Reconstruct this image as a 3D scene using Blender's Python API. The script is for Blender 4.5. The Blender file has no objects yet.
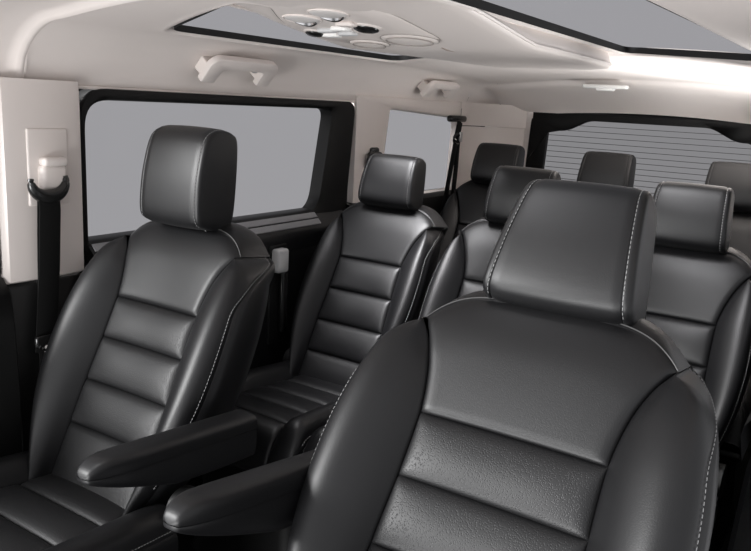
import bpy, bmesh, math, random
from mathutils import Vector, Matrix
random.seed(7)
scene = bpy.context.scene
COL = scene.collection

# ------------------------------------------------------------------ camera
CAM = Vector((0.88, 0.0, 1.35))
CX, CY = 375.5, 275.5
def _cam():
    v1, v2 = (880, 130), (-850, 35)          # vanishing points: length of the cabin, width of the cabin
    a = (v1[0]-CX, CY-v1[1]); b = (v2[0]-CX, CY-v2[1])
    f = math.sqrt(-(a[0]*b[0]+a[1]*b[1]))
    Y = Vector((a[0], a[1], -f)).normalized()
    X = -Vector((b[0], b[1], -f)).normalized()
    Z = X.cross(Y)
    R = Matrix((X, Y, Z))
    cd = bpy.data.cameras.new('camera'); cd.sensor_width = 36; cd.lens = f/751*36; cd.clip_start = 0.02
    o = bpy.data.objects.new('camera', cd); COL.objects.link(o)
    o.matrix_world = Matrix.Translation(CAM) @ R.to_4x4()
    scene.camera = o
_cam()

# ------------------------------------------------------------------ world, lights, exposure
w = bpy.data.worlds.new('world'); scene.world = w; w.use_nodes = True
bg = w.node_tree.nodes['Background']
bg.inputs[0].default_value = (0.97, 0.97, 1.0, 1); bg.inputs[1].default_value = 0.85
def area(name, loc, target, sx, sy, power, spread=180):
    l = bpy.data.lights.new(name, 'AREA'); l.shape = 'RECTANGLE'; l.size = sx; l.size_y = sy; l.energy = power; l.spread = math.radians(spread)
    o = bpy.data.objects.new(name, l); COL.objects.link(o); o.location = loc
    o.rotation_euler = (Vector(target)-Vector(loc)).to_track_quat('-Z', 'Y').to_euler()
    return o
area('front_ceiling_fill', (0.0, -1.9, 0.30), (-0.2, 1.9, 1.5), 1.6, 0.7, 88)  # added fill lamp, low behind the camera, aimed up to brighten the ceiling
area('front_daylight', (-1.8, -1.6, 2.05), (0.0, 1.3, 1.0), 1.0, 1.0, 205)
area('rear_ceiling_fill', (1.25, 2.95, 0.72), (-0.1, 2.7, 1.55), 1.1, 0.35, 66, 95)  # unseen lamp added outside the right windows to lighten the rear ceiling
area('roof_daylight', (-0.8, 0.85, 3.4), (-0.35, 2.1, 0.9), 1.0, 1.0, 62, 46)
vs = scene.view_settings
vs.view_transform = 'Standard'; vs.look = 'None'; vs.gamma = 1.0; vs.exposure = 0.0; vs.use_curve_mapping = False
scene.cycles.max_bounces = 8; scene.cycles.transparent_max_bounces = 12

# ------------------------------------------------------------------ materials
def new_mat(name, base, rough=0.5, metal=0.0, spec=0.5, coat=0.0):
    m = bpy.data.materials.new(name); m.use_nodes = True
    b = m.node_tree.nodes['Principled BSDF']
    b.inputs['Base Color'].default_value = (*base, 1); b.inputs['Roughness'].default_value = rough
    b.inputs['Metallic'].default_value = metal; b.inputs['Specular IOR Level'].default_value = spec
    b.inputs['Coat Weight'].default_value = coat
    return m
def add_bump(m, kind, scale, strength, dist=0.001, rough_var=0.0):
    nt = m.node_tree; b = nt.nodes['Principled BSDF']
    tc = nt.nodes.new('ShaderNodeTexCoord')
    if kind == 'noise':
        t = nt.nodes.new('ShaderNodeTexNoise'); t.inputs['Scale'].default_value = scale; t.inputs['Detail'].default_value = 4
        out = t.outputs['Fac']
    else:
        t = nt.nodes.new('ShaderNodeTexVoronoi'); t.inputs['Scale'].default_value = scale
        t.feature = 'F1' if kind == 'dots' else 'DISTANCE_TO_EDGE'
        out = t.outputs['Distance']
        r = nt.nodes.new('ShaderNodeMapRange')
        r.inputs['From Min'].default_value = 0.0; r.inputs['From Max'].default_value = 0.45 if kind == 'dots' else 0.12
        nt.links.new(out, r.inputs['Value']); out = r.outputs['Result']
    nt.links.new(tc.outputs['Object'], t.inputs['Vector'])
    bp = nt.nodes.new('ShaderNodeBump'); bp.inputs['Strength'].default_value = strength; bp.inputs['Distance'].default_value = dist
    nt.links.new(out, bp.inputs['Height']); nt.links.new(bp.outputs['Normal'], b.inputs['Normal'])
    if rough_var:
        n = nt.nodes.new('ShaderNodeTexNoise'); n.inputs['Scale'].default_value = 9
        mr = nt.nodes.new('ShaderNodeMapRange'); r0 = b.inputs['Roughness'].default_value
        mr.inputs['To Min'].default_value = r0-rough_var; mr.inputs['To Max'].default_value = r0+rough_var
        nt.links.new(tc.outputs['Object'], n.inputs['Vector']); nt.links.new(n.outputs['Fac'], mr.inputs['Value'])
        nt.links.new(mr.outputs['Result'], b.inputs['Roughness'])
    return m
M = {}
M['leather'] = add_bump(new_mat('black leather', (0.0045, 0.0045, 0.0051), 0.43, spec=0.42), 'cells', 330, 0.12, 0.0006, 0.03)
M['perf'] = add_bump(new_mat('perforated black leather', (0.0065, 0.0065, 0.0071), 0.47, spec=0.45), 'dots', 380, 0.42, 0.0008)
M['plastic'] = add_bump(new_mat('black grained plastic', (0.006, 0.006, 0.006), 0.5, spec=0.3), 'noise', 500, 0.1, 0.0005)
M['gloss'] = new_mat('glossy black plastic', (0.008, 0.008, 0.008), 0.25)
M['frame'] = add_bump(new_mat('black window trim', (0.003, 0.003, 0.003), 0.5, spec=0.2), 'noise', 400, 0.1, 0.0005)
M['beige'] = add_bump(new_mat('beige headliner fabric', (0.74, 0.68, 0.645), 0.8, spec=0.25), 'noise', 700, 0.08, 0.0005)
M['beige_plastic'] = new_mat('beige moulded plastic', (0.70, 0.64, 0.605), 0.45)
M['white_plastic'] = new_mat('white lamp plastic', (0.85, 0.84, 0.82), 0.35)
M['grey_plastic'] = new_mat('light grey plastic', (0.55, 0.55, 0.55), 0.4)
M['thread'] = new_mat('pale grey stitching thread', (0.30, 0.30, 0.30), 0.6)
M['piping'] = new_mat('dark seam piping', (0.03, 0.03, 0.03), 0.5)
M['beige_dark'] = new_mat('dark beige joint', (0.30, 0.27, 0.25), 0.5)
M['lens'] = new_mat('frosted lamp lens', (0.62, 0.59, 0.57), 0.3)
M['runner'] = new_mat('satin grey sill strip', (0.30, 0.30, 0.31), 0.35, spec=0.6)
M['cord'] = new_mat('grey seam cord', (0.045, 0.045, 0.045), 0.5)
M['chrome'] = new_mat('polished chrome', (0.75, 0.75, 0.75), 0.15, 1.0)
M['steel'] = new_mat('brushed steel', (0.5, 0.5, 0.5), 0.35, 1.0)
M['web'] = add_bump(new_mat('black belt webbing', (0.005, 0.005, 0.005), 0.7, spec=0.15), 'noise', 900, 0.3, 0.0005)
M['carpet'] = add_bump(new_mat('black carpet', (0.008, 0.008, 0.008), 0.95, spec=0.1), 'noise', 600, 0.6, 0.002)
M['wire'] = new_mat('dark heating line', (0.02, 0.02, 0.02), 0.6)
def glass_mat(name, tint, gloss=0.006):
    m = bpy.data.materials.new(name); m.use_nodes = True; nt = m.node_tree; nt.nodes.clear()
    o = nt.nodes.new('ShaderNodeOutputMaterial'); mx = nt.nodes.new('ShaderNodeMixShader')
    t = nt.nodes.new('ShaderNodeBsdfTransparent'); t.inputs['Color'].default_value = (*tint, 1)
    g = nt.nodes.new('ShaderNodeBsdfGlossy'); g.inputs['Roughness'].default_value = 0.08
    mx.inputs[0].default_value = gloss
    nt.links.new(t.outputs[0], mx.inputs[1]); nt.links.new(g.outputs[0], mx.inputs[2]); nt.links.new(mx.outputs[0], o.inputs[0])
    return m
M['glass'] = glass_mat('grey privacy glass', (0.400, 0.397, 0.404))
M['roof_glass'] = glass_mat('grey roof glass', (0.405, 0.401, 0.411))
M['rear_glass'] = glass_mat('grey rear glass', (0.285, 0.282, 0.285), 0.0)

# ------------------------------------------------------------------ mesh helpers
def tag(o, label=None, cat=None, group=None, kind=None):
    if label: o['label'] = label
    if cat: o['category'] = cat
    if group: o['group'] = group
    if kind: o['kind'] = kind
    return o
def empty(name, loc=(0, 0, 0)):
    o = bpy.data.objects.new(name, None); COL.objects.link(o); o.location = loc; o.empty_display_size = 0.05
    return o
def root_offset(p):
    off = Vector((0, 0, 0))
    while p is not None:
        off += p.location; p = p.parent
    return off
def mesh(name, verts, faces, mat, parent=None, smooth=True, sharp=None):
    """verts are in world coordinates; they are stored relative to the parent chain."""
    off = root_offset(parent)
    me = bpy.data.meshes.new(name)
    me.from_pydata([tuple(Vector(v)-off) for v in verts], [], faces)
    me.materials.append(M[mat] if isinstance(mat, str) else mat)
    bm = bmesh.new(); bm.from_mesh(me)
    bmesh.ops.recalc_face_normals(bm, faces=bm.faces)
    bm.to_mesh(me); bm.free()
    if smooth:
        me.polygons.foreach_set('use_smooth', [True]*len(me.polygons))
        if sharp: me.set_sharp_from_angle(angle=math.radians(sharp))
    o = bpy.data.objects.new(name, me); COL.objects.link(o); o.parent = parent
    return o
def rows_vf(rows, cu=False, cv=False):
    """cu closes along each row, cv closes from last row to first."""
    n, m = len(rows), len(rows[0]); V = [p for r in rows for p in r]; F = []
    for i in range(n if cv else n-1):
        for j in range(m if cu else m-1):
            a, b = i, (i+1) % n; c, d = j, (j+1) % m
            F.append((a*m+c, a*m+d, b*m+d, b*m+c))
    return V, F
def grid(name, rows, mat, parent=None, cu=False, cv=False, cap=False, smooth=True, sharp=None):
    V, F = rows_vf(rows, cu, cv)
    if cap:
        m = len(rows[0]); F.append(tuple(range(m))); F.append(tuple(range((len(rows)-1)*m, len(rows)*m)))
    return mesh(name, V, F, mat, parent, smooth, sharp)
class MB:
    def __init__(s): s.V = []; s.F = []
    def add(s, V, F):
        k = len(s.V); s.V += list(V); s.F += [tuple(i+k for i in f) for f in F]
    def tube(s, pts, r, n=8, closed=False):
        pts = [Vector(p) for p in pts]; N = len(pts); rows = []
        up = Vector((0, 0, 1))
        for i, p in enumerate(pts):
            a = pts[(i-1) % N] if (closed or i > 0) else p
            b = pts[(i+1) % N] if (closed or i < N-1) else p
            t = (b-a).normalized() if (b-a).length > 1e-9 else Vector((0, 1, 0))
            u = t.cross(up)
            if u.length < 0.15: u = t.cross(Vector((1, 0, 0)))
            u.normalize(); v = t.cross(u).normalized()
            rr = r[i] if isinstance(r, (list, tuple)) else r
            rows.append([p+u*rr*math.cos(2*math.pi*k/n)+v*rr*math.sin(2*math.pi*k/n) for k in range(n)])
        V, F = rows_vf(rows, True, closed)
        if not closed:
            F.append(tuple(range(n))); F.append(tuple(range((N-1)*n, N*n)))
        s.add(V, F)
    def box(s, c, d):
        c = Vector(c); x, y, z = (q/2 for q in d)
        V = [c+Vector((i*x, j*y, k*z)) for i in (-1, 1) for j in (-1, 1) for k in (-1, 1)]
        s.add(V, [(0, 1, 3, 2), (4, 6, 7, 5), (0, 4, 5, 1), (2, 3, 7, 6), (0, 2, 6, 4), (1, 5, 7, 3)])
    def build(s, name, mat, parent=None, smooth=True, sharp=40): return mesh(name, s.V, s.F, mat, parent, smooth, sharp)
def tube(name, pts, r, mat, parent=None, n=8, closed=False):
    b = MB(); b.tube(pts, r, n, closed); return b.build(name, mat, parent)
def rbox(name, c, d, rad, mat, parent=None, seg=3):
    bm = bmesh.new(); bmesh.ops.create_cube(bm, size=1.0)
    for v in bm.verts: v.co = Vector((v.co.x*d[0], v.co.y*d[1], v.co.z*d[2]))
    bmesh.ops.bevel(bm, geom=list(bm.edges), offset=min(rad, min(d)*0.49), segments=seg, profile=0.5, affect='EDGES')
    V = [v.co+Vector(c) for v in bm.verts]; F = [[v.index for v in f.verts] for f in bm.faces]; bm.free()
    return mesh(name, V, F, mat, parent, True, 35)
def interp(tab, v):
    """smooth interpolation through (v, value) pairs (monotone in v)"""
    t = sorted(tab)
    if v <= t[0][0]: return t[0][1]
    if v >= t[-1][0]: return t[-1][1]
    for i in range(len(t)-1):
        if t[i][0] <= v <= t[i+1][0]:
            x0, y0 = t[i]; x1, y1 = t[i+1]; h = x1-x0; a = (v-x0)/h
            m0 = (y1-t[i-1][1])/(x1-t[i-1][0]) if i > 0 else (y1-y0)/h
            m1 = (t[i+2][1]-y0)/(t[i+2][0]-x0) if i+2 < len(t) else (y1-y0)/h
            return (2*a**3-3*a*a+1)*y0+(a**3-2*a*a+a)*h*m0+(-2*a**3+3*a*a)*y1+(a**3-a*a)*h*m1
def catmull(pts, n, closed=False):
    pts = [Vector(p) for p in pts]; N = len(pts); out = []
    segs = N if closed else N-1
    for k in range(n):
        q = k/n*segs if closed else k/(n-1)*segs
        i = min(int(q), segs-1); t = q-i
        P = lambda j: pts[j % N] if closed else pts[max(0, min(N-1, j))]
        p0, p1, p2, p3 = P(i-1), P(i), P(i+1), P(i+2)
        out.append(0.5*((2*p1)+(p2-p0)*t+(2*p0-5*p1+4*p2-p3)*t*t+(3*p1-p0-3*p2+p3)*t**3))
    return out
def rrect(a0, a1, b0, b1, r, n=8):
    """rounded rectangle outline in (a,b), r may be one radius or four (00,10,11,01)"""
    rs = r if isinstance(r, (list, tuple)) else [r]*4
    out = []
    for (ca, cb, ang, rr) in ((a0, b0, 180, rs[0]), (a1, b0, 270, rs[1]), (a1, b1, 0, rs[2]), (a0, b1, 90, rs[3])):
        oa = ca+rr if ca == a0 else ca-rr; ob = cb+rr if cb == b0 else cb-rr
        for k in range(n+1):
            t = math.radians(ang+90*k/n); out.append((oa+rr*math.cos(t), ob+rr*math.sin(t)))
    return out
def round_poly(pts, rads, n=8):
    """polygon with rounded corners"""
    out = []; N = len(pts)
    for i in range(N):
        p = Vector(pts[i]); a = Vector(pts[i-1]); b = Vector(pts[(i+1) % N]); r = rads[i] if isinstance(rads, (list, tuple)) else rads
        da = (a-p).normalized(); db = (b-p).normalized()
        A = p+da*r; B = p+db*r
        for k in range(n+1):
            t = k/n; q = A*(1-t)**2+p*2*t*(1-t)+B*t*t; out.append((q.x, q.y))
    return out
def ear(e, L, r):
    """rounded pillow edge: 0 at an edge, 1 further in than r; e in 0..1 across a length L"""
    m = min(e, 1-e)*L
    q = 1-min(m/r, 1.0)
    return math.sqrt(max(0.0, 1-q*q))
def esamples(n, k=1.0):
    """samples 0..1, denser near both ends"""
    return [0.5-0.5*math.cos(math.pi*i/(n-1)) for i in range(n)]
def stitches(name, pts, parent, r=0.0007, dash=0.005, gap=0.0028, mat='thread'):
    """dashed thread along a polyline"""
    pts = [Vector(p) for p in pts]
    b = MB(); seglen = [0]
    for i in range(1, len(pts)): seglen.append(seglen[-1]+(pts[i]-pts[i-1]).length)
    tot = seglen[-1]
    def at(s):
        for i in range(1, len(pts)):
            if seglen[i] >= s:
                L = seglen[i]-seglen[i-1]; a = (s-seglen[i-1])/L if L else 0
                return pts[i-1].lerp(pts[i], a)
        return pts[-1]
    s = 0
    while s+dash < tot:
        b.tube([at(s), at(s+dash*0.5), at(s+dash)], [r*0.7, r, r*0.7], 5); s += dash+gap
    return tag(b.build(name, mat, parent), 'pale grey contrast stitching')

# ================================================================== THE SETTING
XL = -0.80
# floor
def floor():
    f = grid('floor', [[(-0.85, y, 0.0), (0.85, y, 0.0)] for y in (0.35, 3.7)], 'carpet'); tag(f, kind='structure')
floor()
def mirror(pts, sgn): return [(p[0]*sgn, p[1], p[2]) for p in pts]

# side wall profile pieces (sgn -1 left, +1 right)
def side_wall(side, sgn, y_front):
    X = 0.80*sgn
    # lower trim: door cards and quarter trim, one profile along the cabin
    prof = [(0.0, 0.83), (0.0, 0.765), (0.10, 0.755), (0.40, 0.745), (0.62, 0.74), (0.80, 0.748), (0.87, 0.76), (0.90, 0.785), (0.905, 0.83)]
    w_ = empty('wall_'+side, (X, 1.8, 0)); tag(w_, kind='structure')
    def strip(name, y0, y1, prof, mat, smooth=True):
        rows = [[(x*sgn, y, z) for z, x in prof] for y in (y0, y0+0.006, y1-0.006, y1)]
        for i in (0, 3): rows[i] = [(x+0.008*sgn, y, z) for x, y, z in rows[i]]
        return grid(name, rows, mat, w_, smooth=smooth, sharp=50)
    if y_front < 1.0:
        strip('front_door_card', 0.30, 1.005, prof, 'plastic')
        strip('pillar_lower_trim', 1.01, 1.215, [(0, 0.83), (0, 0.765), (0.5, 0.765), (0.87, 0.775), (0.885, 0.79), (0.886, 0.83)], 'plastic')
    strip('sliding_door_card', max(1.22, y_front), 2.40, prof, 'leather')
    strip('quarter_trim', 2.405, 3.66, [(0, 0.83), (0, 0.765), (0.5, 0.755), (0.85, 0.745), (0.95, 0.75), (0.965, 0.775), (0.968, 0.83)], 'plastic')
    return w_, strip
def shell(w_, sgn, y_front):
    b = MB()
    def bx(y0, y1, z0, z1): b.box((0.865*sgn, (y0+y1)/2, (z0+z1)/2), (0.03, y1-y0, z1-z0))
    bx(y_front, 3.66, 0.0, 0.935); bx(max(y_front, 0.6), 3.66, 1.335, 1.40 if sgn < 0 else 1.56)
    for y0, y1 in ((0.985, 1.21), (2.42, 2.58), (3.43, 3.66)):
        if y1 > y_front: bx(max(y0, y_front), y1, 0.935, 1.335)
    b.build('body_shell', 'frame', w_)
wl, strip_l = side_wall('left', -1, 0.3)
shell(wl, -1, 0.35)
wr, strip_r = side_wall('right', 1, 1.30)
shell(wr, 1, 1.30)

def plate_ring(name, outer, inner, x_of, thick, sgn, mat, parent, lip=0.004):
    """ring between two outlines in (y,z) on a side wall, with depth towards outside"""
    n = len(outer); rows = []
    def P(p, dx): return (x_of(p)+dx*sgn, p[0], p[1])
    mix = lambda a, b, t: (a[0]*(1-t)+b[0]*t, a[1]*(1-t)+b[1]*t)
    d = max(0.02, thick)
    rows.append([P(p, d) for p in outer]); rows.append([P(p, 0.003) for p in outer])
    rows.append([P(mix(a, b, 0.06), 0) for a, b in zip(outer, inner)])
    rows.append([P(mix(a, b, 0.5), -0.002) for a, b in zip(outer, inner)])
    rows.append([P(mix(a, b, 0.9), 0) for a, b in zip(outer, inner)]); rows.append([P(p, 0.005) for p in inner])
    rows.append([P(p, d) for p in inner])
    return grid(name, rows, mat, parent, cu=True, sharp=50)

def side_window(n, sgn, outer, inner, glass_x, label_parts):
    wdw = empty('window_%d' % n, (0.8*sgn, sum(p[0] for p in inner)/len(inner), 1.1)); tag(wdw, kind='structure')
    return wdw
def pane(parent, outline, x, mat='glass', t=0.004, sgn=-1):
    n = len(outline)
    V = [(x, p[0], p[1]) for p in outline]+[(x+t*sgn, p[0], p[1]) for p in outline]
    F = [tuple(range(n))]+[tuple(range(n, 2*n))]
    F = [tuple(range(n))]
    return mesh('pane', V[:n], F, mat, parent, False)

clear = glass_mat('clear side glass', (0.9, 0.9, 0.9))
for sgn, n0, side, wroot in ((-1, 1, 'left', wl), (1, 3, 'right', wr)):
    X = 0.80*sgn
    # ---- sliding door window with broad black frame
    wd = empty('window_%d' % n0, (X, 1.75, 0.93)); tag(wd, kind='structure')
    outer = round_poly([(1.222, 0.895), (2.385, 0.895), (2.425, 1.347), (1.222, 1.347)], [0.04, 0.04, 0.05, 0.085], 8)
    inner = round_poly([(1.235, 0.952), (2.215, 0.952), (2.285, 1.318), (1.235, 1.318)], [0.02, 0.075, 0.04, 0.075], 8)
    plate_ring('window_frame', outer, inner, lambda p: 0.782*sgn, 0.055, sgn, 'frame', wd)
    pane(wd, round_poly([(1.19, 0.935), (2.37, 0.935), (2.41, 1.335), (1.19, 1.335)], [0.02, 0.03, 0.02, 0.02], 8), 0.832*sgn, 'glass' if sgn < 0 else clear)
    # bright moulding round the frame's front top corner
    pts = [(0.781*sgn, p[0]-0.003, p[1]) for p in outer[26:36]]
    # sill ledge: padded black ledge with a pale aluminium runner
    rows = []
    for y in [1.235+i*(2.36-1.235)/24 for i in range(25)]:
        rows.append([((0.80-a)*sgn, y, z) for a, z in ((-0.035, 0.962), (0.0, 0.961), (0.008, 0.957), (0.016, 0.949), (0.052, 0.909), (0.060, 0.896), (0.062, 0.88), (0.055, 0.84))])
    grid('sill_ledge', rows, 'leather', wd)
    for f0, f1 in ((0.02, 0.40), (0.50, 0.90)):
        for y0, y1 in ((1.245, 1.42), (1.70, 2.19)):
            P0 = lambda f, y, o: ((0.80-(0.014+0.038*f)-o*0.74)*sgn, y, 0.951-0.042*f+o*0.67)
            rows = [[P0(f, y, o) for f, o in ((f0, 0.0), (f0, 0.003), (f0+.05, 0.004), (f1-.05, 0.004), (f1, 0.003), (f1, 0.0))] for y in (y0, y0+.004, y1-.004, y1)]
            grid('sill_runner', rows, 'runner', wd, cap=True, sharp=40)
    # ---- rear quarter: beige trim with the third row window
    wq = empty('window_%d' % (n0+1), (X, 2.95, 0.97)); tag(wq, kind='structure')
    outer = round_poly([(2.43, 0.955), (3.29, 0.955), (3.29, 1.372), (2.43, 1.372)], [0.006]*4, 8)
    inner = round_poly([(2.615, 0.968), (3.24, 0.968), (3.26, 1.300), (2.668, 1.330)], [0.03, 0.03, 0.06, 0.02], 8)
    plate_ring('quarter_trim', outer, inner, lambda p: 0.778*sgn, 0.03, sgn, 'beige_plastic', wq)
    pane(wq, round_poly([(2.60, 0.96), (3.26, 0.96), (3.28, 1.308), (2.66, 1.338)], [0.03, 0.03, 0.06, 0.02], 8), 0.803*sgn, 'glass' if sgn < 0 else clear)
    b = MB(); b.tube([(0.803*sgn, p[0], p[1]) for p in inner], 0.004, 6, True); b.build('window_seal', 'beige_plastic', wq)
    # ---- rear pillar, beige, curving towards the tailgate
    rows = []
    for k in range(13):
        t = k/12; y = 3.285+0.31*t; x = 0.778-0.20*max(0, (t-0.25)/0.75)**1.6
        rows.append([(x*sgn, y, 0.962), (x*sgn, y, 1.10), (x*sgn, y, 1.262)])
    grid('pillar_trim', rows, 'beige_plastic', wroot)
    rows = [[(p[0]-0.004*sgn, p[1], z) for z in (1.266, 1.30, 1.372)] for p in [r[0] for r in rows]]
    grid('pillar_upper_trim', rows, 'beige_plastic', wroot)

for o in (wr, bpy.data.objects['window_3'], bpy.data.objects['window_4']): o.location.x += 0.04
# ---- front pillar (beside the front seat): beige upper trim
rows = []
for z, dx in ((0.884, 0.0), (0.89, 0.012), (1.1, 0.014), (1.30, 0.014), (1.36, 0.012)):
    r = []
    for y, x in ((1.002, 0.83), (1.004, 0.79), (1.012, 0.775), (1.03, 0.772), (1.12, 0.770), (1.20, 0.772), (1.214, 0.776), (1.220, 0.79), (1.22, 0.83)):
        r.append((-(x-dx+0.012), y, z))
    rows.append(r)
grid('pillar_trim', rows, 'beige_plastic', wl, sharp=50)
# front door: window frame with glass in front of the pillar
wf = empty('window_5', (-0.80, 0.7, 0.9)); tag(wf, kind='structure')
outer = round_poly([(0.34, 0.90), (1.0, 0.90), (1.0, 1.35), (0.62, 1.35)], [0.02]*4, 8)
inner = round_poly([(0.44, 0.93), (0.965, 0.93), (0.965, 1.315), (0.66, 1.315)], [0.03]*4, 8)
plate_ring('window_frame', outer, inner, lambda p: -0.79, 0.03, -1, 'frame', wf)
pane(wf, inner, -0.803, glass_mat('clear door glass', (0.9, 0.9, 0.9)))

# ------------------------------------------------------------------ ceiling with two roof windows
ZC = 1.53
def ceil_z(x, y):
    ax = abs(x) if x < 0.64 else 0.64+max(0, x-0.80)
    z = ZC-0.040*(min(ax, 0.64)/0.64)**2
    if ax > 0.64:
        t = min((ax-0.64)/0.155, 1.0)
        z -= 0.145*(1-math.sqrt(max(0, 1-t**1.75)))+0.0*t
    if y > 2.5:
        t = min((y-2.5)/0.85, 1.0); z -= 0.028*t*t*(1 if ax < 0.64 else max(0, 1-(ax-0.64)/0.1))
    return z
def opening(sgn, grow=0.0):
    g = grow
    pts = [(-0.63-g, 1.36-g), (-0.205+g, 1.16-g), (-0.205+g, 2.36+g), (-0.615-g, 2.42+g)]
    if sgn > 0: pts = [(-0.60-g, 0.96-g), (-0.215+g, 0.96-g), (-0.215+g, 2.34+g), (-0.66-g, 2.12+g)]
    o = round_poly(pts, [0.05+g, 0.05+g, 0.06+g, 0.07+g], 14)
    return [(x*-sgn, y) for x, y in o] if sgn > 0 else o
def resample(loop, n):
    L = [0]
    for i in range(len(loop)):
        a = loop[i]; b = loop[(i+1) % len(loop)]; L.append(L[-1]+math.hypot(b[0]-a[0], b[1]-a[1]))
    out = []; j = 0
    for k in range(n):
        s = L[-1]*k/n
        while L[j+1] < s: j += 1
        a = loop[j]; b = loop[(j+1) % len(loop)]; t = (s-L[j])/(L[j+1]-L[j]) if L[j+1] > L[j] else 0
        out.append((a[0]+(b[0]-a[0])*t, a[1]+(b[1]-a[1])*t))
    return out
YR = 3.36
def yf(x):
    if x > 0: return 1.03-0.25*min(1, x/0.25)
    return 1.03+0.047*min(1, abs(x)/0.60)**1.5
cl = empty('ceiling', (0, 2.1, 1.5)); tag(cl, kind='structure')
for sgn in (-1, 1):
    op = opening(sgn)
    # four sides, each sampled with the same count on opening and on the outer edge
    corners = [(-0.798, 0), (0.0, 0), (0.0, YR), (-0.798, YR)]
    if sgn > 0: corners = [(-x*0.955/0.798, y) for x, y in corners]
    # opening corner indices: the middle of each rounded corner
    mid = [7+15*i for i in range(4)]; n = len(op); S = 36
    inner, outer = [], []
    for e in range(4):
        i0, i1 = mid[e], mid[(e+1) % 4]
        if i1 <= i0: i1 += n
        run = [op[i % n] for i in range(i0, i1+1)]
        L = [0]
        for a, b in zip(run, run[1:]): L.append(L[-1]+math.hypot(b[0]-a[0], b[1]-a[1]))
        for k in range(S):
            s = L[-1]*k/S; j = 0
            while j < len(L)-2 and L[j+1] < s: j += 1
            t = (s-L[j])/(L[j+1]-L[j]) if L[j+1] > L[j] else 0
            inner.append((run[j][0]+(run[j+1][0]-run[j][0])*t, run[j][1]+(run[j+1][1]-run[j][1])*t))
            a, b = corners[e], corners[(e+1) % 4]
            xx = a[0]+(b[0]-a[0])*k/S; y0_ = a[1] or yf(a[0]); y1_ = b[1] or yf(b[0])
            outer.append((xx, yf(xx)) if e == 0 else (xx, y0_+(y1_-y0_)*k/S))
    rows = []
    cen = (sum(p[0] for p in inner)/len(inner), sum(p[1] for p in inner)/len(inner))
    # rolled lip going up into the opening
    rows.append([(p[0], p[1], ceil_z(*p)+0.02) for p in inner])
    rows.append([(p[0], p[1], ceil_z(*p)+0.010) for p in inner])
    def outw(p, q, d):
        v = Vector((q[0]-p[0], q[1]-p[1])); v = v.normalized()*d if v.length > 0 else v
        return (p[0]+v.x, p[1]+v.y)
    for d, dz in ((0.003, 0.004), (0.010, -0.002), (0.020, -0.001)):
        rows.append([(*outw(p, q, d), ceil_z(*outw(p, q, d))+dz) for p, q in zip(inner, outer)])
    st = [outw(p, q, 0.03) for p, q in zip(inner, outer)]
    K = 22
    for k in range(K+1):
        t = k/K; t = 1-(1-t)**1.3
        rows.append([(a[0]+(b[0]-a[0])*t, a[1]+(b[1]-a[1])*t, ceil_z(a[0]+(b[0]-a[0])*t, a[1]+(b[1]-a[1])*t)) for a, b in zip(st, outer)])
    grid('headliner', rows, 'beige', cl, cu=True)
    # black rubber seal ring up in the opening and the glass above it
    op2 = opening(sgn, -0.008)
    rows = [[(p[0], p[1], ceil_z(*p)+h) for p in op2] for h in (0.003, 0.020)]
    rg = empty('window_%d' % (6 if sgn < 0 else 7), (cen[0], cen[1], 1.54)); tag(rg, kind='structure')
    grid('rubber_seal', rows, 'frame', rg, cu=True)
    glz = 0.0195
    big = opening(sgn, 0.01); cenp = (cen[0], cen[1], ceil_z(*cen)+glz)
    V = [cenp]; ring_n = len(big); R_ = 6
    for k in range(1, R_+1):
        for p in big:
            x = cen[0]+(p[0]-cen[0])*k/R_; y = cen[1]+(p[1]-cen[1])*k/R_; V.append((x, y, ceil_z(min(max(x, -.63), .63), y)+glz))
    F = [(0, 1+i, 1+(i+1) % ring_n) for i in range(ring_n)]
    for k in range(R_-1):
        for i in range(ring_n):
            a = 1+k*ring_n; b = a+ring_n; F.append((a+i, a+(i+1) % ring_n, b+(i+1) % ring_n, b+i))
    mesh('pane', V, F, 'roof_glass', rg)
# front roof section, set a little higher behind a rolled transverse ridge
rows = []
for dy, dz in ((0.001, -0.001), (-0.004, -0.003), (-0.010, -0.002), (-0.018, 0.004), (-0.026, 0.012), (-0.04, 0.016), (-0.10, 0.016), (-0.18, 0.012), (-0.26, 0.006), (-0.32, 0.0), (-0.34, -0.01)):
    r = []
    for i in range(61):
        x = -0.798+1.25*i/60; ax = abs(x); e = max(0, (ax-0.64)/0.158); k = dz
        r.append((x-(1 if x > 0 else -1)*(-k)*e*0.9, yf(x)+dy, ceil_z(x, yf(x)+dy)+k*(1-e*0.8)))
    rows.append(r)
grid('front_headliner', rows, 'beige', cl)
# rear header: bright lip, then the drop to the tailgate
rows = []
for y, dz in ((YR-0.001, 0.0), (YR+0.012, -0.001), (YR+0.022, -0.006), (YR+0.030, -0.016), (3.42, -0.030), (3.48, -0.050), (3.54, -0.085), (3.585, -0.12), (3.60, -0.14)):
    rows.append([(x, y, max(ceil_z(x, YR)+dz, 1.345) if abs(x) < 0.7 else max(ceil_z(x, YR)+dz*0.6, 1.33)) for x in [-0.798+1.596*i/60 for i in range(61)]])
grid('rear_header', rows, 'beige', cl)
for sgn in (-1, 1):
    xe = 0.793 if sgn < 0 else 0.833
    ys = 1.03 if sgn < 0 else 1.32
    b = MB(); b.tube([(xe*sgn, ys+i*(3.6-ys)/40, 1.3475) for i in range(41)], 0.005, 6); b.build('headliner_edge', 'beige_plastic', cl)

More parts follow.
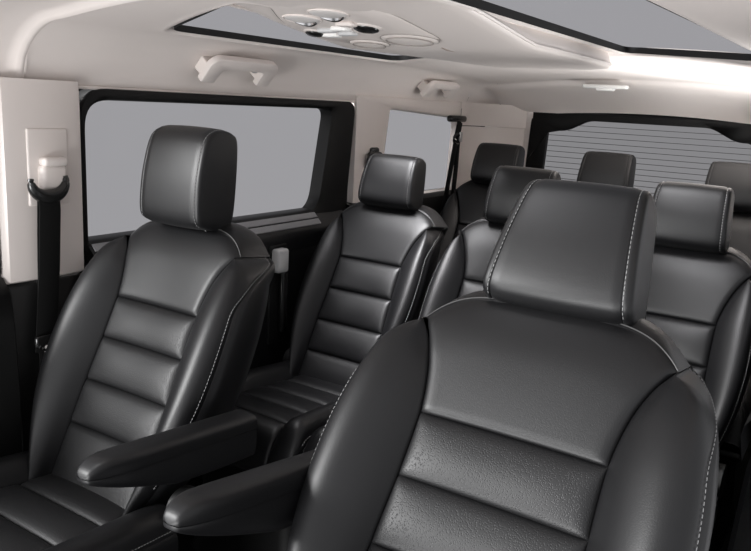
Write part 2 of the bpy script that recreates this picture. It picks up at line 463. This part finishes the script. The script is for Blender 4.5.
# ------------------------------------------------------------------ tailgate with rear window
wb = empty('wall_back', (0, 3.64, 0)); tag(wb, kind='structure')
YB = 3.60
def back_ring(name, outer, inner, y, depth, mat, parent):
    rows = []
    mix = lambda a, b, t: (a[0]*(1-t)+b[0]*t, a[1]*(1-t)+b[1]*t)
    rows.append([(p[0], y+depth, p[1]) for p in outer]); rows.append([(p[0], y+0.004, p[1]) for p in outer])
    rows.append([(*[mix(a, b, .05)[0]], y, mix(a, b, .05)[1]) for a, b in zip(outer, inner)])
    rows.append([(*[mix(a, b, .93)[0]], y, mix(a, b, .93)[1]) for a, b in zip(outer, inner)])
    rows.append([(p[0], y+0.004, p[1]) for p in inner]); rows.append([(p[0], y+depth, p[1]) for p in inner])
    return grid(name, rows, mat, parent, cu=True, sharp=50)
w8 = empty('window_8', (0, YB, 0.95)); tag(w8, kind='structure')
outer = round_poly([(-0.56, 0.86), (0.0, 0.86), (0.56, 0.86), (0.56, 1.10), (0.55, 1.352), (0.2, 1.352), (-0.2, 1.352), (-0.55, 1.352), (-0.56, 1.1)], [0.03, 0.01, 0.03, 0.01, 0.055, 0.01, 0.01, 0.055, 0.01], 6)
inner = round_poly([(-0.475, 0.955), (0.0, 0.945), (0.475, 0.955), (0.465, 1.262), (0.375, 1.265), (0.27, 1.318), (-0.27, 1.318), (-0.375, 1.265), (-0.465, 1.262)], [0.03, 0.02, 0.03, 0.012, 0.03, 0.03, 0.03, 0.03, 0.012], 6)
back_ring('window_frame', outer, inner, YB, 0.03, 'frame', w8)
mesh('pane', [(p[0], YB+0.022, p[1]) for p in round_poly([(-0.49, 0.94), (0.49, 0.94), (0.49, 1.33), (-0.49, 1.33)], 0.03, 4)], [tuple(range(20))], 'rear_glass', w8, False)
k = 0; z = 0.962
while z < 1.31:
    hw = 0.462 if z < 1.262 else 0.375-(z-1.265)/(0.053)*0.105
    mesh('heating_line', *(lambda b: (b.box((0, YB+0.0175, z), (2*hw, 0.004, 0.0022)), (b.V, b.F))[1])(MB()), 'wire', w8, False)
    z += 0.0255
b = MB(); b.box((0, 3.685, 1.42), (1.75, 0.03, 0.20)); b.box((0, 3.685, 0.45), (1.75, 0.03, 0.92)); b.box((-0.69, 3.685, 1.12), (0.33, 0.03, 0.5)); b.box((0.69, 3.685, 1.12), (0.33, 0.03, 0.5))
b.build('body_shell', 'frame', wb)
# tailgate lower trim
rows = [[(x, YB-0.02-0.02*(1-(x/0.8)**2), z) for x in [-0.8+0.1*i for i in range(17)]] for z in (0.0, 0.5, 0.85)]
grid('tailgate_trim', rows, 'plastic', wb)
grid('tailgate_ledge', [[(x, y, z) for x in [-0.8+0.1*i for i in range(17)]] for y, z in ((YB-0.03, 0.85), (YB-0.02, 0.865), (YB+0.02, 0.87))], 'plastic', wb)
for sgn in (-1, 1):
    grid('corner_trim', [[(x*sgn, YB+0.012-0.01*(i == 0), z) for z in (0.86, 1.1, 1.372)] for i, x in enumerate((0.545, 0.57, 0.60, 0.80))], 'beige_plastic', wb)

# ================================================================== SEATS
VB = -0.64
def make_seat(name, x, y0, z0, lean, sx=1.0, bol=1.0, head=(0.118, 0.094, 0.215), hlean=None, pk=1.0, pt=1.04, hd=1.0, hpos=(0, 0, 0.014), chan=(-0.205, -0.305, -0.41, -0.515), cush=(0.50, 0.05), arm_l=None, arm_r=None, fine=True, perf=True, base=True):
    L = math.radians(lean); sL, cL = math.sin(L), math.cos(L)
    yb = y0+VB*sL; zb = z0+VB*cL
    root = empty(name, (x, yb, 0.0))
    def B(px, d, v): return (x+px*sx, y0+v*sL-d*cL, z0+v*cL+d*sL*(1.0 if d > 0 else 0.25))
    P = [(-.70, .140), (-.45, .140), (-.3, .134), (-.2, .134), (-.13, .143), (-.085, .158), (-.055, .176)]
    O = [(-.70, .15), (-.64, .170), (-.58, .200), (-.50, .230), (-.42, .249), (-.34, .258), (-.26, .258), (-.19, .252), (-.13, .241), (-.09, .226), (-.068, .204), (-.055, .178)]
    H = [(-.70, .03), (-.6, .045), (-.45, .058), (-.3, .056), (-.2, .046), (-.13, .03), (-.085, .012), (-.055, -.010)]
    pw = lambda v: interp(P, v)*(pk+(pt-pk)*min(1, max(0, (v+.2)/.145))); ow = lambda v: max(interp(O, v), pw(v)+.002); bh = lambda v: interp(H, v)*bol
    vtop = lambda s: -0.055*abs(s)**4.6
    N = 33 if fine else 21
    br = empty('backrest', (0, 0, 0)); br.parent = root
    # --- centre panels
    lines = [vb for vb in chan]
    def panel(nm, va, vb_fn, mat, bulge, pad=False, rows_n=17):
        rows = []
        for t in esamples(rows_n):
            r = []
            for s_ in esamples(N):
                s = 2*s_-1; vb_ = vb_fn(s); v = va+(vb_-va)*t
                H_ = vb_-va
                e = ear(s_, 2*pw(v), 0.016)*ear(t, H_, 0.016 if not pad else (0.016 if t < .5 else 0.022))
                d = -0.012+0.012*e+bulge*(1-(2*t-1)**2)*(1-s**4)-0.006*(1-s*s)
                if pad: d -= 0.020*max(0, (t-0.55)/0.45)**2
                r.append(B(s*pw(v), d, v))
            rows.append(r)
        return grid(nm, rows, mat, root)
    panel('upper_pad', lines[0], vtop, 'leather', 0.004, True, 25)
    cm = 'perf' if perf else 'leather'
    bounds = list(lines)+[VB-0.03]
    for a, b_ in zip(bounds, bounds[1:]):
        panel('back_channel', b_, lambda s, a=a: a, cm, 0.009)
    # --- bolsters and side panels
    def section(v, sgn):
        p, o, h = pw(v), ow(v), bh(v); wdt = o-p
        f = min(1, max(0, (-.06-v)/.06))
        pts = [(p, -.012), (p+.004*f, .0*f-.012*(1-f)), (p+.28*wdt, .62*h), (p+.60*wdt, h), (p+.86*wdt, .86*h), (o, .35*h-.01), (o+.003*f, -.035), (o-.006*f, -.09), (o-.03*f, -.140)]
        return [(q.x*sgn, q.y) for q in catmull([(a, b_, 0) for a, b_ in pts], 41)]
    def qs(v):
        t = min(1, max(0, (v+.20)/.13)); t = t*t*t*(2-t); return 0.60+(0.97-0.60)*t
    vs_ = [VB-.03+(-.055-VB+.03)*(1-(1-k/56)**1.6) for k in range(57)]
    for sgn in (-1, 1):
        br_, sr_, seam = [], [], []
        for v in vs_:
            sec = section(v, sgn); q = qs(v)
            def at(u):
                i = min(int(u*40), 39); t = u*40-i; a, c = sec[i], sec[i+1]; return (a[0]+(c[0]-a[0])*t, a[1]+(c[1]-a[1])*t)
            r = []
            for k in range(21):
                u = q*k/20; px, d = at(u)
                if k == 20: px -= .004*sgn; d -= .004
                r.append(B(px, d, v))
            br_.append(r); r = []
            for k in range(11):
                u = q+(1-q)*k/10; px, d = at(u)
                if k == 0: px -= .004*sgn; d -= .004
                r.append(B(px, d, v))
            sr_.append(r); px, d = at(q-.025); seam.append(B(px+.0006*sgn, d+.0010, v))
        grid('bolster', br_, 'leather', root); grid('side_panel', sr_, 'leather', root)
        stitches('stitching', seam[6:], root) if fine else tube('stitching', seam[6:], 0.0009, 'piping', root, 5)
    # --- shoulder cap behind the pad, and the back shell
    rows = []; cnt = 41
    for k in range(cnt):
        s = -1+2*k/(cnt-1); f = 1-abs(s)**6; v0 = vtop(s)
        prof = [(-.028-.0*f, -.004), (-.032, .004*f), (-.055, .015*f), (-.100, .015*f), (-.132, .002*f), (-.142, -.022*f)]
        rows.append([B(s*(.0005+pw(-.055)), d.x, v0+d.y) for d in catmull([(a if abs(s) < .999 else a+.0, b_, 0) for a, b_ in prof], 15)])
    grid('shoulder_cap', rows, 'leather', root)
    pts = [B(s*(pw(-.055)-.0005), -.029, vtop(s)+.0015) for s in [-1+2*k/60 for k in range(61)]]
    tube('piping', pts, 0.0011, 'cord', root, 6)
    rows = []
    for t in [k/16 for k in range(17)]:
        r = []
        for k in range(25):
            s = -1+2*k/24; v = VB-.03+(vtop(s)-.02*(1-abs(s)**6)-VB+.03)*t; ob = ow(v)-.03*min(1, max(0, (-.06-v)/.06))
            r.append(B(s*ob, -.140-.03*(1-s**4)*min(1, (1-t)*6), v))
        rows.append(r)
    grid('back_shell', rows, 'plastic', root)
    # --- headrest
    hb, ht, hh = head
    hL = math.radians(lean if hlean is None else hlean); hs_, hc_ = math.sin(hL), math.cos(hL)
    h0 = Vector(B(hpos[0], hpos[1], hpos[2]))
    def HB(px, d, v): return (h0.x+px, h0.y+v*hs_-d*hc_, h0.z+v*hc_+d*hs_)
    prof = [(-.004, .0), (.014, .02), (.018, .25*hh+.02), (.014, .6*hh), (.0, .88*hh), (-.028, hh*.99), (-.060, hh*1.01), (-.088, hh*.985), (-.104, .90*hh), (-.109, .5*hh), (-.106, .10*hh), (-.088, -.002), (-.045, -.006)]
    loop = [(q.x, q.y) for q in catmull([(a if a > 0 else a*hd, b_, 0) for a, b_ in prof], 48, True)]
    cd_, cv_ = -.048*hd, hh*.5
    hwid = lambda v: hb+(ht-hb)*min(1, max(0, v/hh))
    def hsec(s, k, shrink):
        return [HB(s*hwid(cv_+(v-cv_)*shrink), cd_+(d-cd_)*shrink, cv_+(v-cv_)*shrink) for d, v in loop]
    f = 0.86
    rows = [hsec(s, 0, 1.0-0.025*max(0, (abs(s)-.90*f)/(0.1*f))**2-.02*(s/f)**2) for s in [-f+2*f*k/24 for k in range(25)]]
    hr = empty('headrest', (0, 0, 0)); hr.parent = root
    bpy.data.objects.remove(br)
    grid('cushion', rows, 'leather', hr, cu=True)
    for sgn in (-1, 1):
        rows = []
        for q, sh in ((f, .935), (f+.006, .955), (f+.03, .966), (f+.06, .962), (f+.09, .950), (f+.115, .925), (f+.132, .885), (f+.141, .83), (f+.148, .65), (f+.153, .45), (f+.156, .25), (f+.157, .08), (f+.157, .004)):
            rows.append(hsec(q*sgn, 0, sh))
        grid('side_cushion', rows, 'leather', hr, cu=True)
        seam = [HB((f+.022)*sgn*hwid(v), cd_+(d-cd_)*0.967, cv_+(v-cv_)*.967) for d, v in loop]
        stitches('stitching', seam[0:22], hr, r=0.0005) if fine else tube('stitching', seam[0:22], 0.0008, 'cord', hr, 5)
        tube('post', [B(hpos[0]+.06*sgn, -.05, -.05), HB(.06*sgn, -.05, .03)], 0.006, 'gloss', hr, 10)
    # --- seat cushion
    Lc, rise = cush
    def C(px, u, wv): return (x+px*sx, yb-u, zb+rise*u/Lc+wv)
    pc = lambda u: .150+.02*u/Lc; oc = lambda u: .245+.02*math.sin(min(1, u/Lc)*math.pi*.5)
    nose = lambda u: -0.10*max(0, (u-(Lc-.09))/.09)**2.2
    nch = 5; ub = [-.04+(Lc+.04)*k/nch for k in range(nch+1)]
    for a, b_ in zip(ub, ub[1:]):
        rows = []
        for t in esamples(13):
            r = []
            u = a+(b_-a)*t
            for s_ in esamples(N):
                s = 2*s_-1; e = ear(s_, 2*pc(u), .016)*ear(t, b_-a, .016)
                r.append(C(s*pc(u), u, nose(u)-.014+.014*e+.010*(1-(2*t-1)**2)*(1-s**4)))
            rows.append(r)
        grid('seat_channel', rows, cm, root)
    for sgn in (-1, 1):
        rows, sk, seam = [], [], []
        for k in range(25):
            u = -.03+(Lc+.03)*(1-(1-k/24)**1.5); p, o = pc(u), oc(u); n_ = nose(u); w_ = o-p
            taper = max(0.25, 1-max(0, (u-(Lc-.06))/.06)*.6)
            pts = [(p, -.014), (p+.004, -.002), (p+.3*w_, .030*taper), (p+.65*w_, .038*taper), (p+.92*w_, .022*taper), (o+.006, -.012)]
            sec = catmull([(q[0], q[1], 0) for q in pts], 21)
            rows.append([C(q.x*sgn, u, q.y+n_) for q in sec]); q = sec[-2]; seam.append(C((q.x+.001)*sgn, u, q.y+n_+.001))
            pts = [(o+.004, -.014), (o+.010, -.03), (o+.006, -.08), (o-.02, -.13)]
            sk.append([C(q.x*sgn, u, q.y+n_*.4) for q in catmull([(q[0], q[1], 0) for q in pts], 10)])
        grid('seat_bolster', rows, 'leather', root); grid('side_skirt', sk, 'leather', root)
        stitches('stitching', seam, root) if fine else tube('stitching', seam, 0.0009, 'piping', root, 5)
    grid('front_skirt', [[C(s*oc(Lc), Lc+d, z_) for s in [-1+k/8 for k in range(17)]] for d, z_ in ((-.004, -.112), (.004, -.12), (-.004, -.135), (-.03, -.15))], 'leather', root)
    grid('seat_pan', [[C(s*.24, u, -.135) for s in (-1, 0, 1)] for u in (-.05, Lc*.5, Lc-.02)], 'plastic', root)
    if base:
        zt = zb-.10
        rows = [[(x+a, yb-u, z_) for a, u in rrect(-.20+ins, .20-ins, .02+ins, Lc-.06-ins, .05, 4)] for z_, ins in ((0.0, -.01), (0.03, .0), (zt*.6, .015), (zt, .0))]
        grid('pedestal', rows, 'plastic', root, cu=True)
    else:
        for sx_ in (-1, 1):
            for u in (.05, Lc-.12):
                b = MB(); b.tube([(x+.17*sx_, yb-u, 0.0), (x+.17*sx_, yb-u+.01, zb-.12)], .018, 10); b.build('leg', 'plastic', root)
    # recliner pivot cover
    for sgn in (-1, 1):
        c = Vector(B(.235*sgn, -.06, VB+.03)); b = MB()
        b.tube([c-Vector((.014, 0, 0)), c-Vector((.012, 0, 0)), c+Vector((.012, 0, 0)), c+Vector((.014, 0, 0))], [.04, .045, .045, .04], 20)
        b.build('pivot_cover', 'plastic', root)
    # --- armrests
    for sgn, a in ((-1, arm_l), (1, arm_r)):
        if not a: continue
        xa, yt, yr, zt, zr, wd_ = a           # centre x, tip y, rear y, top z at tip / rear, width
        la = yr-yt
        am = empty('armrest', (0, 0, 0)); am.parent = root
        pad, body = [], []
        for k in range(33):
            t = (k/32)**1.5; y = yt+la*t; tipf = math.sqrt(max(0, 1-(1-min(1, t*la/.10))**2)); hw = wd_/2*(0.30+.70*tipf)
            if k == 0: hw = wd_/2*.12
            top = zt+(zr-zt)*t-.030*(1-math.sqrt(max(0, 1-(1-min(1, t*la/.05))**2)))
            seam_z = zt+(zr-zt)*t-.029
            low = seam_z-.006-(.052*min(1, (t*la/.19))**.8)-.01*t+.02*max(0, t-.75)
            prof = [(-1, 0), (-1.02, .35), (-.97, .7), (-.75, .95), (-.35, 1.02), (0, 1.03), (.35, 1.02), (.75, .95), (.97, .7), (1.02, .35), (1, 0)]
            pad.append([(xa+q.x*hw, y, seam_z+q.y*(top-seam_z)) for q in catmull([(p_[0], p_[1], 0) for p_ in prof], 25)])
            prof = [(-.95, 0), (-.99, -.2), (-.96, -.6), (-.8, -.92), (-.4, -1.0), (.4, -1.0), (.8, -.92), (.96, -.6), (.99, -.2), (.95, 0)]
            body.append([(xa+q.x*hw, y, seam_z-.0015-q.y*(low-seam_z)) for q in catmull([(p_[0], p_[1], 0) for p_ in prof], 23)])
        grid('pad', pad, 'leather', am, cap=True, sharp=60); grid('body', body, 'leather', am, cap=True, sharp=60)
    return root
def children(o): return [c for c in bpy.data.objects if c.parent == o]
def copy_tree(o, loc=None, parent=None):
    c = o.copy(); COL.objects.link(c); c.parent = parent
    if loc: c.location = loc
    for ch in children(o): copy_tree(ch, None, c)
    return c

s = make_seat('front_seat', -0.455, 1.25, 1.048, 26, sx=1.0, head=(0.099, 0.095, 0.229), hlean=6, hpos=(-0.004, 0.03, -0.014), arm_r=(-0.135, 0.725, 1.125, 0.745, 0.705, 0.064))
tag(s, 'front black leather armchair seat beside the window and hanging seat belt', 'seat', 'front seats')
s = make_seat('front_seat', 0.502, 1.085, 1.058, 34, sx=1.09, head=(0.121, 0.095, 0.222), hlean=28, hpos=(0.005, 0, 0.006), arm_l=(0.208, 0.605, 0.99, 0.845, 0.78, 0.058))
tag(s, 'large black leather front seat nearest the camera, filling the lower right', 'seat', 'front seats')

chan2 = (-0.21, -0.325, -0.44, -0.55)
s2 = make_seat('passenger_seat', -0.487, 2.21, 1.012, 28, sx=0.86, pk=1.08, pt=1.24, hd=0.75, bol=0.75, head=(0.108, 0.096, 0.178), hlean=12, hpos=(0, 0.02, -0.012), chan=chan2, cush=(0.48, 0.04), perf=False)
tag(s2, 'second row black leather seat by the window, behind the left front seat', 'seat', 'second row seats')
yb2 = s2.location.y
c = copy_tree(s2, (-0.012, yb2, 0)); tag(c, 'second row middle black leather seat, partly hidden by the nearest headrest', 'seat', 'second row seats')
c = copy_tree(s2, (0.48, yb2, 0)); tag(c, 'second row black leather seat at the right edge, behind the nearest front seat', 'seat', 'second row seats')
s3 = make_seat('passenger_seat', -0.505, 3.12, 1.035, 24, sx=0.85, bol=0.7, head=(0.108, 0.098, 0.178), hlean=12, hd=0.75, pk=1.08, pt=1.24, hpos=(0, 0.02, -0.010), chan=chan2, cush=(0.46, 0.04), perf=False, fine=False)
tag(s3, 'third row black leather seat in the far corner beside the rear pillar', 'seat', 'third row seats')
yb3 = s3.location.y
c = copy_tree(s3, (-0.025, yb3, 0)); tag(c, 'third row middle seat, its headrest in front of the rear window', 'seat', 'third row seats')
c = copy_tree(s3, (0.463, yb3, 0)); tag(c, 'third row seat whose headrest shows at the right edge before the rear window', 'seat', 'third row seats')

# ================================================================== FITTINGS
# ---- front belt with height adjuster and buckle tongue
def ribbon(name, pts, wdir, width, th, mat, parent):
    rows = []
    for i, p in enumerate(pts):
        p = Vector(p); a = Vector(pts[max(0, i-1)]); b = Vector(pts[min(len(pts)-1, i+1)]); t = (b-a).normalized()
        wv = wdir[i] if isinstance(wdir, list) else wdir
        wv = Vector(wv); wv = (wv-t*wv.dot(t)).normalized(); n = t.cross(wv)
        h = width/2
        rows.append([p+wv*h*q[0]+n*th*q[1] for q in ((-1, -.3), (-.96, -.5), (.96, -.5), (1, -.3), (1, .3), (.96, .5), (-.96, .5), (-1, .3))])
    return grid(name, rows, mat, parent, cu=True, cap=True, sharp=50)
bl = empty('seat_belt', (-0.765, 1.11, 0.70)); tag(bl, 'black front seat belt hanging from the beige pillar with chrome tongue', 'seat belt', 'seat belts')
ad = rbox('adjuster_plate', (-0.770, 1.118, 1.158), (0.010, 0.108, 0.182), 0.012, 'beige_plastic', bl)
kb = rbox('adjuster_button', (-0.758, 1.122, 1.135), (0.028, 0.070, 0.062), 0.012, 'beige_plastic', bl)
rbox('adjuster_button_cap', (-0.752, 1.122, 1.172), (0.030, 0.066, 0.022), 0.009, 'beige_plastic', bl)
arc = [(-0.742, 1.100+0.046*math.cos(t), 1.118-0.040*math.sin(t)+0.012) for t in [math.radians(a) for a in range(-12, 193, 8)]]
rr = [0.006+0.011*math.sin(math.pi*k/(len(arc)-1)) for k in range(len(arc))]
tube('belt_guide', arc, rr, 'gloss', bl, 12)
ribbon('webbing', [(-0.738, 1.097, 1.095), (-0.735, 1.096, 1.06), (-0.735, 1.088, 0.92), (-0.737, 1.078, 0.80), (-0.738, 1.070, 0.715)], (0, 1, 0), 0.056, 0.0025, 'web', bl)
ribbon('webbing', [(-0.748, 1.098, 1.10), (-0.746, 1.092, 1.0), (-0.745, 1.084, 0.80), (-0.745, 1.080, 0.45), (-0.752, 1.08, 0.12)], (0, 1, 0), 0.05, 0.0025, 'web', bl)
rbox('tongue_holder', (-0.730, 1.074, 0.745), (0.014, 0.072, 0.030), 0.006, 'gloss', bl)
rbox('tongue', (-0.724, 1.076, 0.712), (0.008, 0.034, 0.046), 0.004, 'lens', bl)
b = MB(); b.tube([(-0.724, 1.046, 0.735), (-0.722, 1.058, 0.724), (-0.722, 1.09, 0.722), (-0.724, 1.102, 0.732)], 0.004, 8); b.build('tongue_bar', 'chrome', bl)

# ---- middle row belt guide on the second pillar
mb = empty('seat_belt', (-0.77, 2.53, 1.1)); tag(mb, 'black belt guide on beige pillar just left of second row window headrest', 'seat belt', 'seat belts')
rbox('belt_guide', (-0.755, 2.53, 1.135), (0.03, 0.085, 0.055), 0.014, 'gloss', mb)
rbox('anchor_cover', (-0.768, 2.545, 1.158), (0.02, 0.05, 0.04), 0.009, 'gloss', mb)
ribbon('webbing', [(-0.745, 2.53, 1.13), (-0.742, 2.535, 1.0), (-0.740, 2.54, 0.7)], (0, 1, 0), 0.046, 0.0025, 'web', mb)
# ---- third row belt
tb = empty('seat_belt', (-0.76, 3.2, 1.0)); tag(tb, 'black third row belt hanging in two straps beside the small rear side window', 'seat belt', 'seat belts')
rbox('anchor_cover', (-0.764, 3.225, 1.296), (0.03, 0.16, 0.030), 0.012, 'gloss', tb)
ribbon('webbing', [(-0.752, 3.235, 1.285), (-0.748, 3.215, 1.24), (-0.744, 3.195, 1.205)], (0, 1, 0), 0.05, 0.003, 'web', tb)
tube('belt_guide', [(-0.742, 3.195+.03*math.cos(t), 1.205+.022*math.sin(t)) for t in [math.radians(15*k) for k in range(24)]], 0.006, 'gloss', tb, 8, True)
rbox('guide_trim', (-0.738, 3.225, 1.215), (0.010, 0.022, 0.045), 0.004, 'steel', tb)
ribbon('webbing', [(-0.740, 3.185, 1.20), (-0.735, 3.15, 1.10), (-0.73, 3.10, 0.93), (-0.73, 3.08, 0.80)], (0, 1, 0), 0.042, 0.0025, 'web', tb)
ribbon('webbing', [(-0.740, 3.205, 1.20), (-0.738, 3.20, 1.08), (-0.738, 3.19, 0.92), (-0.738, 3.18, 0.75)], (0, 1, 0), 0.042, 0.0025, 'web', tb)

# ---- grab handles
def grab_handle(yc, ln, label, k=1.0):
    O = Vector((-0.738, yc, 1.436)); u = Vector((0, 1, 0)); wv = Vector((0.66, 0, 0.75)).normalized(); nv = Vector((0.75, 0, -0.66)).normalized()
    h = empty('grab_handle', O); tag(h, label, 'grab handle', 'grab handles')
    P = lambda a, b_, n_: O+u*a+wv*b_+nv*n_
    def plate(name, outl, n0, n1, bev, mat, sc=1.0):
        rows_ = []
        cy_ = sum(p[0] for p in outl)/len(outl); cz_ = sum(p[1] for p in outl)/len(outl)
        N_ = len(outl)
        def inset(d):
            r_ = []
            for i in range(N_):
                a = Vector(outl[i-1]); c_ = Vector(outl[(i+1) % N_]); t = (c_-a).normalized(); r_.append(Vector(outl[i])+Vector((-t.y, t.x))*d)
            return r_
        for n_, d in ((n0, 0), (n1-bev, 0), (n1-bev*.3, bev*.3), (n1, bev)):
            rows_.append([P(p.x, p.y, n_) for p in inset(d)])
        V, F = rows_vf(rows_, True); F.append(tuple(range(3*N_, 4*N_))); F.append(tuple(range(N_)))
        return mesh(name, V, F, mat, h, True, 40)
    L2 = ln/2; t = .036*k; hg = .044*k
    bow = round_poly([(-L2, -hg), (-L2+.055, -hg), (-L2+.058, hg-t), (L2-.058, hg-t), (L2-.055, -hg), (L2, -hg), (L2, hg), (-L2, hg)], [.010, .008, .012, .012, .008, .010, .042*k, .042*k], 7)
    plate('grip', bow, 0.020, 0.040, .006, 'beige_plastic')
    for sg in (-1, 1):
        foot = rrect(sg*(L2-.028)-.020, sg*(L2-.028)+.020, -hg+.008, .010, .006, 3)
        plate('mount', foot, -0.012, 0.021, .001, 'beige_plastic')
    c_ = P(L2-.072, .000, .014); rbox('coat_hook', c_, (.014, .016, .022), .004, 'steel', h)
    return h
grab_handle(1.725, 0.285, 'beige grab handle above the large side window')
grab_handle(2.965, 0.26, 'small beige grab handle above the rear side window', 0.9)

# ---- door pull on the sliding door
dp = empty('door_pull', (-0.74, 2.0, 0.6)); tag(dp, 'upright door pull with light grey block, on the black sliding door', 'door pull')
rbox('lever', (-0.716, 1.925, 0.822), (0.036, 0.056, 0.080), 0.010, 'grey_plastic', dp)
rbox('pull_bar', (-0.724, 1.955, 0.675), (0.026, 0.034, 0.22), 0.010, 'gloss', dp)
rbox('back_plate', (-0.741, 1.94, 0.70), (0.012, 0.085, 0.34), 0.005, 'plastic', dp)

# ---- overhead console
def cz(y): return 1.367+max(0.120, 0.175-0.12*max(0, y-1.2))-0.02*max(0, min(1, (1.2-y)/.1))*-1
oc_ = empty('overhead_console', (0.0, 1.7, 1.478)); tag(oc_, 'long beige overhead console with lamps and dials between the two roof windows', 'console')
half_r = [(0.0, 1.02), (0.10, 1.025), (0.17, 1.06), (0.205, 1.14), (0.212, 1.30), (0.212, 1.60), (0.212, 1.90), (0.210, 2.10), (0.206, 2.22), (0.188, 2.31), (0.13, 2.365), (0.06, 2.385), (0.0, 2.388)]
half = [(0.0, 1.02), (0.08, 1.03), (0.20, 1.06), (0.26, 1.15), (0.29, 1.26), (0.31, 1.40), (0.312, 1.55), (0.300, 1.70), (0.272, 1.85), (0.250, 1.98), (0.236, 2.10), (0.222, 2.22), (0.195, 2.32), (0.13, 2.37), (0.06, 2.385), (0.0, 2.388)]
hs = [(p.x, p.y) for p in catmull([(a, b_, 0) for a, b_ in half], 70)]
hr_ = [(p.x, p.y) for p in catmull([(a, b_, 0) for a, b_ in half_r], 70)]
outl = hr_+[(-a, b_) for a, b_ in reversed(hs[1:-1])]
cyc = 1.65
rows = []
def dish(p, k): return 0.0
for k, up, dn in ((.93, .075, 0), (.965, .034, 0), (.99, .016, 0), (1.0, .008, 0), (.988, 0, .002), (.96, 0, .006), (.85, 0, .009), (.65, 0, .010), (.4, 0, .010), (.2, 0, .010), (.02, 0, .010)):
    r = []
    for p in outl:
        q = (p[0]*k, cyc+(p[1]-cyc)*(1-(1-k)*(.35 if k > .5 else .35+(0.5-k)*1.3)))
        r.append((q[0], q[1], min(cz(q[1])+up, 1.536)-dn))
    rows.append(r)
grid('housing', rows, 'beige_plastic', oc_, cu=True)
tube('edge_trim', [(p[0]*1.002, p[1], min(cz(p[1])+.006, 1.53)) for p in outl], 0.004, 'beige_plastic', oc_, 6, True)
def on(x, y, h=0.0): return (x-0.045, y, cz(y)-0.0105-h)
pl = round_poly([(-0.10, 1.16), (0.03, 1.15), (0.10, 1.30), (0.09, 1.56), (-0.16, 1.60), (-0.235, 1.50), (-0.215, 1.36)], [.04, .04, .05, .06, .06, .05, .05], 6)
pcx, pcy = -0.075, 1.38
sc_ = lambda p, q: (pcx+(p[0]-pcx)*q, pcy+(p[1]-pcy)*q)
grid('switch_panel', [[on(*sc_(p, q), h) for p in pl] for q, h in ((1.02, -.006), (1.0, .001), (.985, .003), (.6, .003), (.3, .003), (.03, .003))], 'beige_plastic', oc_, cu=True)
tube('panel_joint', [on(*sc_(p, 1.012), .0004) for p in pl], 0.0010, 'beige_dark', oc_, 5, True)
def disc(name, x, y, r, mat, par, h0=.003, dome=.004, sq=1.0):
    rows_ = []
    for q, dh in ((1, -.004), (1, 0), (.96, dome*.35), (.7, dome*.75), (.35, dome*.95), (.02, dome)):
        rows_.append([on(x+r*q*math.cos(2*math.pi*k/32), y+r*q*sq*math.sin(2*math.pi*k/32), h0+dh) for k in range(32)])
    return grid(name, rows_, mat, par, cu=True)
def circ(x, y, r, h, a0=0, a1=360, st=10, sq=1.0): return [on(x+r*math.cos(math.radians(t)), y+r*sq*math.sin(math.radians(t)), h) for t in range(a0, a1, st)]
for (a, b_) in ((-0.132, 1.325), (-0.036, 1.287)):
    l = disc('reading_lamp', a, b_, .042, 'lens', oc_, .003, .006, .8); tag(l, 'round reading lamp lens')
    tube('lamp_bezel', circ(a, b_, .043, .004, sq=.8), .0025, 'beige_plastic', l, 8, True)
    tube('chrome_arc', circ(a, b_, .032, .007, 25, 160, 8, .85), [.0012+.0055*math.sin(math.pi*i/16) for i in range(17)], 'chrome', l, 8)
for (a, b_, r) in ((-0.19, 1.445, .021), (-0.022, 1.405, .028)):
    kx = disc('dial', a, b_, r*1.25, 'beige_plastic', oc_, .003, .005)
    disc('dial_cap', a, b_, r, 'gloss', kx, .007, .007)
for i, (a, b_, m_) in enumerate(((-0.135, 1.42, 'grey_plastic'), (-0.088, 1.405, 'white_plastic'), (-0.155, 1.465, 'white_plastic'), (-0.10, 1.45, 'grey_plastic'), (-0.045, 1.365, 'beige_plastic'))):
    p = on(a, b_, .006); rbox('button', p, (.042, .026, .010), .004, m_, oc_)
for (a, b_, r) in ((-0.115, 1.56, .052), (0.018, 1.52, .070)):
    v_ = disc('air_vent', a, b_, r, 'beige_plastic', oc_, .003, .007, .75)
    tube('vent_ring', circ(a, b_, r, .0035, sq=.75),   .0014, 'beige_dark', v_, 6, True)
    tube('vent_ring', circ(a, b_, r*.8, .009, sq=.75),   .0014, 'beige_dark', v_, 6, True)

# ---- small lamp on the rear header
rl = empty('dome_lamp', (-0.13, 3.34, 1.465)); tag(rl, 'small white dome lamp on the rear roof lip above the back window', 'lamp')
rbox('lamp_body', (-0.13, 3.345, 1.467), (0.19, 0.05, 0.016), .007, 'white_plastic', rl)
rbox('lamp_lens', (-0.13, 3.345, 1.457), (0.075, 0.040, 0.016), .007, 'white_plastic', rl)
